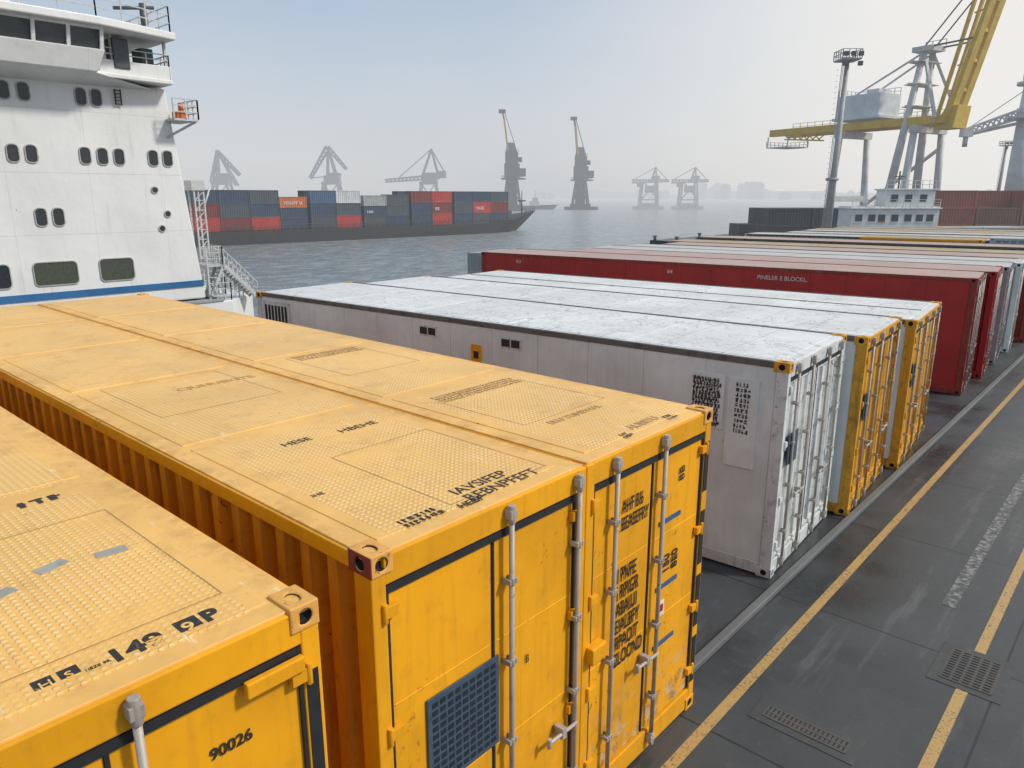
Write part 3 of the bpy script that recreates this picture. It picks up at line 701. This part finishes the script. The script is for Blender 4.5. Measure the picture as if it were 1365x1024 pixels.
mcb=f2('far_crane_pale',(.08,.12,.16)); mcb2=f2('far_crane_mid',(.08,.09,.10)); mland=f2('far_land',(.12,.14,.14))
def towercrane(lat,out,lean,label):
    T=thing('harbour_crane',HB(lat,out,-3),HEAD,label=label,category='crane',group='tall floating harbour cranes with raised booms')
    bm=bmesh.new(); prism(bm,[(-11,-7),(11,-7),(13,0),(11,7),(-11,7)],-.5,2.2); prism(bm,[(-7,-5),(7,-5),(7,5),(-7,5)],2.2,4.2); fin('pontoon',bm,mcd,T,.2)
    bm=bmesh.new()
    for sx in (-1,1):
        for sy in (-1,1): beam(bm,(sx*5.5,sy*4,4),(sx*3.2,sy*3,20),1.5)
    for z in (8,13,18):
        k=5.5-(z-4)*.14; beam(bm,(-k,-3.6,z),(k,-3.6,z),1); beam(bm,(-k,-3.6,z),(k,-3.2,z+4.5),.7); beam(bm,(k,-3.6,z),(-k,-3.2,z+4.5),.7)
    cyl(bm,(0,0,3),(0,0,21),3.8,3.2); fin('portal_tower',bm,mcg,T)
    bm=bmesh.new(); prism(bm,[(-7,-4),(7,-4),(9,0),(7,4),(-7,4)],20,21); box(bm,-5,5,-3.5,3.5,21,30); box(bm,5,9,-3,0,22,27); box(bm,-4.4,4,-3,3,30,37); box(bm,4,6.5,-2,1,31,34)
    loft(bm,[(-3.8,-2.2,37),(3.4,-2.2,37),(3.4,2.2,37),(-3.8,2.2,37)],[(-3.6,-1.6,43),(1.6,-1.6,43),(1.6,1.6,43),(-3.6,1.6,43)]); rail(bm,[(-7,-4,21),(7,-4,21)],1.5,1.5,.25,2); rail(bm,[(-4.4,-3,37),(4,-3,37)],1.5,1.5,.25,2); fin('machine_house',bm,mcg,T,.1)
    bm=bmesh.new()
    a0=Vector((-2.6,0,38)); a1=Vector((lean*.75-1.6,0,57))
    for k in (-1.5,1.5): beam(bm,a0+Vector((0,k,0)),a1+Vector((0,k*.8,0)),1.1,4.6)
    for i in range(6): p_=a0.lerp(a1,i/5); beam(bm,p_+Vector((0,-1.4,0)),p_+Vector((0,1.4,0)),1.0,1.0)
    fin('boom',bm,mco,T)
    bm=bmesh.new()
    a2=Vector((lean-1.6,0,62))
    for k in (-1.2,1.2): beam(bm,a1+Vector((0,k,0)),a2+Vector((0,k*.8,0)),.9,4.0)
    box(bm,a2.x-2.4,a2.x+2.0,-1.6,1.6,61,63.2)
    for k in (-.8,.8): beam(bm,(1.4,k,43),(a2.x+1.5,k,61),.35)
    fin('boom_tip',bm,mcd,T)
def luff(lat,out,kind,label,mcb=mcb):
    T=thing('luffing_crane',HB(lat,out,-2.5),HEAD,label=label,category='crane')
    bm=bmesh.new()
    for sx in (-1,1):
        for sy in (-1,1): beam(bm,(sx*7,sy*5,0),(sx*4,sy*3,16),1.3)
    beam(bm,(-6,-5,6),(6,-5,6),.9); beam(bm,(-7,-5,0),(4,-3,16),.6); beam(bm,(7,-5,0),(-4,-3,16),.6); prism(bm,[(-5,-4),(5,-4),(5,4),(-5,4)],15.5,17); fin('portal_legs',bm,mcb,T)
    bm=bmesh.new(); box(bm,-2,5,-3,3,17,22); box(bm,-4,-2,-2,1,17,20.5); fin('crane_cab',bm,mcb,T,.1)
    bm=bmesh.new()
    if kind==0:
        for sy in (-2,2): beam(bm,(-2,sy,17),(-1,sy*.3,35),1.2); beam(bm,(9,sy,15),(-1,sy*.3,35),1.1); beam(bm,(-6,sy,17),(-1,sy*.3,35),.9)
        lattice(bm,(-1,0,34),(11,0,21),2,7,.5)
    elif kind==1:
        for sy in (-2,2): beam(bm,(3,sy,20),(-1,sy*.3,36),1.2); beam(bm,(-2,sy,18),(-1,sy*.3,36),.9)
        lattice(bm,(-1,0,36),(-12,0,19),2.2,8,.5); lattice(bm,(-1,0,36),(9,0,24),1.8,6,.5); beam(bm,(-12,0,19),(6,0,21),.5)
    else:
        for sy in (-2,2): beam(bm,(6,sy,19),(2,sy*.3,35),1.1); beam(bm,(-4,sy,19),(2,sy*.3,35),1)
        lattice(bm,(6,0,20),(-25,0,17.5),2.4,14,.5); beam(bm,(2,0,35),(-18,0,18.5),.5); beam(bm,(2,0,35),(10,0,21),.7); box(bm,5,10,-2,2,19,23)
    fin('boom',bm,mcb,T)
towercrane(0,500,-4.5,'tall grey crane with orange boom raised beside the cargo ship')
towercrane(49,545,-4.0,'tall grey crane with orange boom raised above open water')
luff(-171,450,0,'pale blue-grey crane with triangular frame on far pier')
luff(-104,440,1,'pale grey luffing crane with bent boom on far pier')
luff(-48,440,2,'grey crane with long level jib on far pier',mcb2)
bm=bmesh.new()
A0=HB(-420,430);A1=HB(-30,430);A2=HB(-30,520);A3=HB(-420,540)
prism(bm,[(p.x,p.y) for p in (A0,A1,A2,A3)],-6,-1.5); fin('far_pier',bm,mland,kind='structure')
def sts(lat,out,label):
    T=thing('gantry_crane',HB(lat,out,-3),HEAD,label=label,category='crane',group='hazy portal cranes on the water')
    bm=bmesh.new(); prism(bm,[(-11,-6),(10,-6),(10,6),(-11,6)],-.5,2.4); fin('pontoon',bm,mcb2,T)
    bm=bmesh.new()
    for x in (-7,6):
        for y in (-4,4): beam(bm,(x,y,2),(x*.8,y,20),1.3)
        beam(bm,(x,-4,8),(x,4,8),.6)
    beam(bm,(-7,-4,7),(6,-4,7),1); beam(bm,(-6.5,-4,7),(5,-4,20),.8); beam(bm,(6,-4,7),(-5.5,-4,20),.8); box(bm,-7,6,-4,4,2.4,4.5); box(bm,-3,3,-3,3,12,17)
    fin('portal_legs',bm,mcb2,T)
    bm=bmesh.new(); lattice(bm,(-13,0,20),(14,0,20.5),2.2,12,.6); beam(bm,(1,0,20),(4,0,30),1.2); beam(bm,(4,0,30),(-12,0,21),.5); beam(bm,(4,0,30),(13,0,21),.5); beam(bm,(5,0,20),(4,0,30),1); box(bm,-9,-5,-2,2,16,19); box(bm,2,7,-2,2,21,24); fin('boom',bm,mcb2,T)
sts(101,560,'hazy grey portal crane standing on water pontoon'); sts(130,560,'hazy grey portal crane beside its twin')
V=thing('small_boat',HB(19,560,-3),HEAD,label='small hazy grey vessel on the water',category='boat')
bm=bmesh.new(); loft(bm,[(-12,-2,-.5),(11,-2,-.5),(11,2,-.5),(-12,2,-.5)],[(-13,-3,2.5),(15,-.5,3.5),(15,.5,3.5),(-13,3,2.5)]); fin('hull',bm,mcg,V)
bm=bmesh.new(); box(bm,-6,1,-2,2,2.5,6); box(bm,-4,0,-1.6,1.6,6,8.5); cyl(bm,(-2,0,8),(-2,0,14),.25); fin('cabin',bm,mcb2,V)
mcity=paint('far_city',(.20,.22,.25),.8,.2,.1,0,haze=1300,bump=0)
rc=random.Random(5)
for i in range(46):
    out=rc.uniform(2300,2900); px=rc.uniform(700,1330) if i>20 else rc.uniform(935,1030)
    lat=(px-682)/1010*out; h=rc.uniform(14,30) if not 935<px<1030 else rc.uniform(24,52); w=rc.uniform(14,40)
    bm=bmesh.new(); box(bm,-w/2,w/2,-10,10,0,h); box(bm,-w*.3,w*.2,-6,6,h,h+rc.uniform(2,6))
    for k in range(int(h/4)): box(bm,-w/2-.5,w/2+.5,-10.4,10.4,k*4,k*4+.8)
    fin('city_tower' if h>26 else 'city_block',bm,mcity,loc=HB(lat,out,-3),label='very hazy pale apartment block on the far shore',category='building',group='city buildings on the far shore').rotation_euler=(0,0,HEAD)
bm=bmesh.new(); rr=random.Random(3); prev=None
for i in range(61):
    lat=-3200+i*115; out=3300; h=12+22*abs(math.sin(i*.37))*(.4+.6*abs(math.sin(i*.11+1)))+rr.uniform(-3,3)
    a,b,c_=(bm.verts.new(HB(lat,out,-3)),bm.verts.new(HB(lat,out+150,h)),bm.verts.new(HB(lat,out+600,-3)))
    if prev: bm.faces.new((prev[0],a,b,prev[1])); bm.faces.new((prev[1],b,c_,prev[2]))
    prev=(a,b,c_)
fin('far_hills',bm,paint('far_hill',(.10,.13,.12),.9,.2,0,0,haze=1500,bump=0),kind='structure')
# ---------------------------------------------------------------- BIG YELLOW CRANE
HN=1500
def np_(n,c,g=.3,**k): return paint(n,c,.5,g,g,.06,haze=HN,bump=0,**k)
mby=np_('crane_yellow',(.62,.41,.05)); mbg=np_('crane_grey',(.56,.57,.57),.2); mbw=np_('crane_house_white',(.60,.64,.67),.08); mbd=np_('crane_dark',(.06,.065,.07))
P0=HB(61.4,110,0); P1=HB(46.6,135,0); dv=(P1-P0); aB=math.atan2(dv.y,dv.x)
G=thing('gantry_crane',P0,aB,label='large yellow dockside crane with raised boom and grey legs',category='crane')
ZG=.6
bm=bmesh.new()
for y in (-2.2,2.2): box(bm,-1,29,y-.45,y+.45,15.7+ZG,16.8+ZG)
for i in range(12): box(bm,-1+i*2.6,-.5+i*2.6,-1.74,1.74,15.9+ZG,16.5+ZG)
lattice(bm,(22,-2.2,15.4+ZG),(29.5,-2.2,15.8+ZG),1.0,6,.16)
fin('main_girder',bm,mby,G,.03)
bm=bmesh.new(); rail(bm,[(-1,-3.2,17.0+ZG),(29,-3.2,17.0+ZG)],1.1,1.5,.08,2); box(bm,-1,29,-3.3,-2.68,16.85+ZG,16.98+ZG); fin('girder_walkway',bm,mby,G)
bm=bmesh.new(); rail(bm,[(25,-2.6,14.0+ZG),(29.5,-2.6,14.0+ZG),(29.5,2.6,14.0+ZG)],.9,.9,.09,2); box(bm,25,29.5,-2.6,2.6,13.85+ZG,14.0+ZG)
for x in (25.1,29.3):
    for y in (-2.5,2.5): beam(bm,(x,y,13.9+ZG),(x,y,15.7+ZG),.14)
fin('end_platform',bm,mbg,G)
bm=bmesh.new(); box(bm,9.0,16.2,-2.6,2.6,18.2,21.4); box(bm,10,12,-1.6,1.6,21.4,22.1); box(bm,8.6,16.6,-3,3,17.8,18.2)
for i in range(7): box(bm,9.3+i*1.0,9.4+i*1.0,-2.65,-2.6,18.3,21.3)
fin('machine_house',bm,mbw,G,.04)
bm=bmesh.new(); rail(bm,[(8.6,-3.2,18.2),(16.8,-3.2,18.2)],1.1,1,.09,2); rail(bm,[(9.1,-2.5,21.4),(16.1,-2.5,21.4),(16.1,2.5,21.4)],1.0,1,.09,2); fin('walkway_rail',bm,mbg,G)
bm=bmesh.new()
for x,top in ((2.5,16.2),(14.5,16.2)):
    for y in (-4.2,4.2): cyl(bm,(x,y*1.15,0),(x,y*.8,top),.55,.48,14)
    beam(bm,(x,-4.6,6),(x,4.6,6),.7,.9)
for y in (-4.6,4.6): beam(bm,(2.5,y,2),(14.5,y,2),.8,1.2)
beam(bm,(2.6,-4.1,13.5),(14.4,-4.6,5),.4); beam(bm,(2.5,-4,15.7),(2.5,4,15.7),1.0); beam(bm,(14.5,-4,15.7),(14.5,4,15.7),1.0)
for x in (1.5,3.5,13.5,15.5):
    for y in (-4.9,4.9): cyl(bm,(x,y-.3,.5),(x,y+.3,.5),.5)
fin('portal_legs',bm,mbg,G)
bm=bmesh.new()
for y in (-3,3):
    cyl(bm,(5.5,y*1.3,3),(4.0,y*.35,26.5),.65,.42,14); beam(bm,(4.0,y*.35,26.2),(13.5,y*.6,21.5),.22); beam(bm,(0,y,17),(4.0,y*.35,26.5),.38)
for z in (19,22,25): beam(bm,(5,-2.2,z),(5,2.2,z),.4); box(bm,3.2,5.6,-2.4,2.4,z-.1,z)
box(bm,2.5,5.5,-1.6,1.6,26.3,27.0); rail(bm,[(2.5,-1.6,27),(5.5,-1.6,27)],1,.8,.1,2)
fin('apex_tower',bm,mbg,G)
bm=bmesh.new()
b0=Vector((-.9,0,17.0)); b1=Vector((-7.9,0,46))
for y in (-1.1,1.1):
    o=Vector((0,y,0)); beam(bm,b0+o,b1+o,.6,1.35)
for i in range(9):
    t=i/8; p=b0.lerp(b1,t); beam(bm,p+Vector((0,-1.2,0)),p+Vector((0,1.2,0)),.45)
loft(bm,[(-1.9,-1.7,15.6),(.9,-1.7,15.6),(.9,1.7,15.6),(-1.9,1.7,15.6)],[(-2.3,-1.6,18.6),(-.6,-1.6,18.6),(-.6,1.6,18.6),(-2.3,1.6,18.6)])
i0=Vector((.9,0,17.5)); i1=Vector((-3.8,0,40))
for y in (-.9,.9): beam(bm,i0+Vector((0,y,0)),i1+Vector((0,y,0)),.35,.55)
for i in range(8):
    t=i/7; beam(bm,i0.lerp(i1,t),b0.lerp(b1,t*.78+.03),.2)
fin('raised_boom',bm,mby,G,.03)
bm=bmesh.new()
for y in (-1.2,1.2): beam(bm,(4,y,26.8),(-5.6,y,38),.14); beam(bm,(4,y,26.8),(-2.9,y,27),.2)
fin('boom_stay',bm,mbd,G)
G2=thing('luffing_crane',HB(87.3,132,0),HEAD,label='grey quay crane with round column and long arm',category='crane')
bm=bmesh.new(); cyl(bm,(0,0,0),(0,0,19),1.9,1.5,20); cyl(bm,(0,0,19),(0,0,19.5),3.0,3.0,20); cyl(bm,(0,0,24.5),(0,0,25),2.3,2.3,20); fin('column',bm,mbg,G2)
bm=bmesh.new(); rail(bm,[(-3,-1.6,19.5),(0,-3.1,19.5),(3,-1.6,19.5)],1.1,.8,.1,2); rail(bm,[(-2.4,-1,25),(0,-2.3,25),(2.4,-1,25)],1.1,.8,.1,2); fin('platform_rail',bm,mbg,G2)
bm=bmesh.new(); cyl(bm,(0,0,19.5),(0,0,24.5),1.5,1.3,16); box(bm,-1.4,1.8,-1.8,-.2,20,23); fin('machine_house',bm,mbw,G2,.05)
bm=bmesh.new(); lattice(bm,(-1,0,20.0),(-10.2,0,17.0),1.4,10,.2); beam(bm,(0,0,24.5),(-9.5,0,17.8),.12); beam(bm,(-1,0,18.5),(-10,0,16.5),.4,.5); cyl(bm,(-10,0,14.6),(-10,0,16.5),.4); box(bm,-10.8,-9.2,-.7,.7,16.2,17.6); fin('boom',bm,mbg,G2)
mmast=np_('mast_grey',(.36,.37,.37),.3)
def mast(lat,out,H_,label,k=1):
    T=thing('light_mast',HB(lat,out,0),HEAD,label=label,category='light mast')
    bm=bmesh.new(); cyl(bm,(0,0,0),(.3*k,0,H_),.40*k,.2*k,16); cyl(bm,(0,0,H_*.42),(0,0,H_*.42+.25),.6*k,.6*k); fin('pole',bm,mmast,T)
    bm=bmesh.new(); box(bm,-.6*k,1.2*k,-1*k,1*k,H_,H_+.12); rail(bm,[(-.6*k,-1*k,H_+.1),(1.2*k,-1*k,H_+.1),(1.2*k,1*k,H_+.1),(-.6*k,1*k,H_+.1),(-.6*k,-1*k,H_+.1)],.8*k,.5*k,.07,2); fin('platform',bm,mmast,T)
    for x,z in ((-.4,.25),(.3,.25),(1.0,.25),(-.4,-.6),(1.0,-.6)):
        bm=bmesh.new(); box(bm,(x-.2)*k,(x+.2)*k,-1.4*k,-1.1*k,H_+z*k,H_+(z+.4)*k); fin('floodlight',bm,mbd,T,.03)
    bm=bmesh.new()
    for i in range(int(H_/.5)): beam(bm,(-.55*k,-.12,i*.5),(-.55*k,.12,i*.5),.04)
    for y in (-.15,.15): beam(bm,(-.55*k,y,0),(-.1*k,y,H_),.05)
    fin('ladder',bm,mmast,T)
mast(31.4,75,18.8,'tall grey floodlight mast beside the white quay building')
mast(97,152,16,'small grey lamp mast near the grey crane')
bw=np_('quay_building_white',(.70,.71,.70),.15); bg_=np_('quay_building_glass',(.03,.045,.055)); bo=np_('orange_trim',(.6,.25,.06))
K=thing('quay_building',HB(38.6,86,0),HEAD,label='white quay office block with dark windows and roof rails',category='building')
bm=bmesh.new(); box(bm,0,10.0,0,3.5,0,5.3); box(bm,4,9.6,.6,3,5.3,7.1); box(bm,-.2,10.2,-.2,3.7,5.0,5.15); box(bm,3.8,9.8,.4,3.2,7.1,7.25); fin('wall',bm,bw,K,.04)
for x in (.5,2.0,3.1,4.6,6.1,7.4,8.6):
    bm=bmesh.new(); box(bm,x,x+.8,-.03,.02,3.6,4.4); w_=fin('window',bm,bg_,K)
    bm=bmesh.new(); box(bm,x-.08,x+.88,-.06,-.0,3.5,3.6); fin('sill',bm,bo if x in (3.1,) else bw,w_)
for x in (4.6,6.2,7.9):
    bm=bmesh.new(); box(bm,x,x+.8,.57,.62,5.8,6.6); fin('window',bm,bg_,K)
bm=bmesh.new(); box(bm,1.5,2.4,-.04,.02,0,2.1); fin('door',bm,mbd,K)
bm=bmesh.new(); rail(bm,[(0,0,5.15),(10.0,0,5.15)],.9,.8,.06,3); rail(bm,[(4,.6,7.25),(9.6,.6,7.25)],.9,.8,.06,2); fin('roof_rail',bm,bw,K)
bm=bmesh.new(); cyl(bm,(2.4,2,5.3),(2.4,2,7.6),.25); fin('chimney',bm,bw,K)
bm=bmesh.new(); cyl(bm,(6,2,7),(6,2,9.2),.1); beam(bm,(5.4,2,8.6),(6.6,2,8.6),.1); fin('antenna',bm,mbd,K)
nc={k:np_('quay_box_'+k,c) for k,c in {'navy':(.03,.05,.07),'dark':(.035,.04,.045),'brick':(.26,.07,.04),'rust':(.17,.08,.055),'tanc':(.42,.30,.16),'whitec':(.5,.52,.53)}.items()}
CM2=boxmesh('freight_box_b',6.1,2.45,2.4,.4)
def stack(lat,out,n,tiers,cols,depth,label,rz=HEAD,drop=0):
    for i in range(n):
        for d in range(depth):
            h=tiers-(1 if random.random()<drop else 0)
            for t in range(h):
                cn=random.choice(cols); fbox(HB(lat+i*6.4,out+d*2.7,t*2.41),rz,nc[cn],label,'containers stacked on the far quay',mesh=CM2,key='q')
stack(35.0,104,2,2,['navy','dark'],3,'dark navy container stacked on the quay',drop=.2)
stack(33.8,112,1,1,['dark','navy'],2,'dark low container by the water edge')
stack(60,108,6,3,['brick','brick','rust'],2,'brick red container stacked by the quay crane',drop=.4)
stack(50,100,8,1,['tanc','rust','whitec'],2,'low container on the quay behind the rows')
stack(69,140,8,3,['brick','rust'],1,'brick red container stacked by the quay crane',drop=.3)
for i in range(10):
    bm=bmesh.new(); cyl(bm,(0,0,0),(0,0,.5),.25,.2); cyl(bm,(0,0,.5),(0,0,.68),.36,.3)
    p=Vector((-60,98,0)).lerp(Vector((-44,96,0)),i/4) if i<4 else Vector((-59,98+(i-3)*12,0))
    fin('mooring_bollard',bm,mbd,loc=p+Vector((.5,.6,0)),label='dark mushroom mooring bollard on the quay edge',category='bollard',group='mooring bollards along the quay edge')
# ---------------------------------------------------------------- LIGHT / WORLD
sd=Vector((.66,.38,.72)).normalized()
w=bpy.data.worlds.new('World'); scene.world=w; w.use_nodes=True; nt=w.node_tree; nd=nt.nodes; ln=nt.links
bg=nd['Background']; sky=nd.new('ShaderNodeTexSky'); sky.sky_type='NISHITA'; sky.sun_disc=False
sky.sun_elevation=math.asin(sd.z); sky.sun_rotation=math.atan2(sd.x,sd.y); sky.dust_density=4; sky.air_density=1.2
sc=nd.new('ShaderNodeVectorMath'); sc.operation='SCALE'; sc.inputs['Scale'].default_value=.10; ln.new(sky.outputs[0],sc.inputs[0])
tc=nd.new('ShaderNodeTexCoord'); sp=nd.new('ShaderNodeSeparateXYZ'); ln.new(tc.outputs['Generated'],sp.inputs[0])
rp=nd.new('ShaderNodeValToRGB'); ln.new(sp.outputs[2],rp.inputs[0]); e=rp.color_ramp.elements
e[0].position=0; e[0].color=(.65,.67,.69,1); e[1].position=1; e[1].color=(.34,.43,.56,1)
for p_,c_ in ((.05,(.68,.70,.725,1)),(.14,(.58,.655,.74,1)),(.28,(.36,.50,.68,1)),(.5,(.34,.46,.62,1))):
    x=e.new(p_); x.color=c_
dt=nd.new('ShaderNodeVectorMath'); dt.operation='DOT_PRODUCT'; ln.new(tc.outputs['Generated'],dt.inputs[0]); dt.inputs[1].default_value=Vector((.25,.85,.30)).normalized()
mr=nd.new('ShaderNodeMapRange'); mr.interpolation_type='SMOOTHSTEP'; ln.new(dt.outputs['Value'],mr.inputs[0]); mr.inputs[1].default_value=.50; mr.inputs[2].default_value=.95
nz=nd.new('ShaderNodeTexNoise'); mp=nd.new('ShaderNodeMapping'); mp.inputs['Scale'].default_value=(1,1,3.5); ln.new(tc.outputs['Generated'],mp.inputs[0]); ln.new(mp.outputs[0],nz.inputs[0]); nz.inputs['Scale'].default_value=1.6; nz.inputs['Detail'].default_value=4
ad=nd.new('ShaderNodeMath'); ad.operation='MULTIPLY_ADD'; ln.new(nz.outputs[0],ad.inputs[0]); ad.inputs[1].default_value=.6; ad.inputs[2].default_value=-.24
a2=nd.new('ShaderNodeMath'); a2.operation='ADD'; a2.use_clamp=True; ln.new(mr.outputs[0],a2.inputs[0]); ln.new(ad.outputs[0],a2.inputs[1])
m1=nd.new('ShaderNodeMix'); m1.data_type='RGBA'; ln.new(a2.outputs[0],m1.inputs[0]); ln.new(rp.outputs[0],m1.inputs[6]); m1.inputs[7].default_value=(.92,.90,.87,1)
m2=nd.new('ShaderNodeMix'); m2.data_type='RGBA'; m2.inputs[0].default_value=.90; ln.new(sc.outputs[0],m2.inputs[6]); ln.new(m1.outputs[2],m2.inputs[7])
ln.new(m2.outputs[2],bg.inputs[0]); bg.inputs[1].default_value=1.0
L=bpy.data.lights.new('sun','SUN'); L.energy=2.8; L.angle=math.radians(7); L.color=(1,.95,.87); lo=bpy.data.objects.new('sun',L); col.objects.link(lo); lo.rotation_euler=sd.to_track_quat('Z','Y').to_euler()
cam=bpy.data.cameras.new('camera'); cam.sensor_width=36; cam.lens=25.9; cam.clip_end=20000; cam.clip_start=.1
co=bpy.data.objects.new('camera',cam); col.objects.link(co); co.location=(0,0,6.4); co.rotation_euler=(math.radians(90-14.29),0,HEAD); scene.camera=co
scene.view_settings.view_transform='Standard'; scene.view_settings.look='None'; scene.view_settings.exposure=0
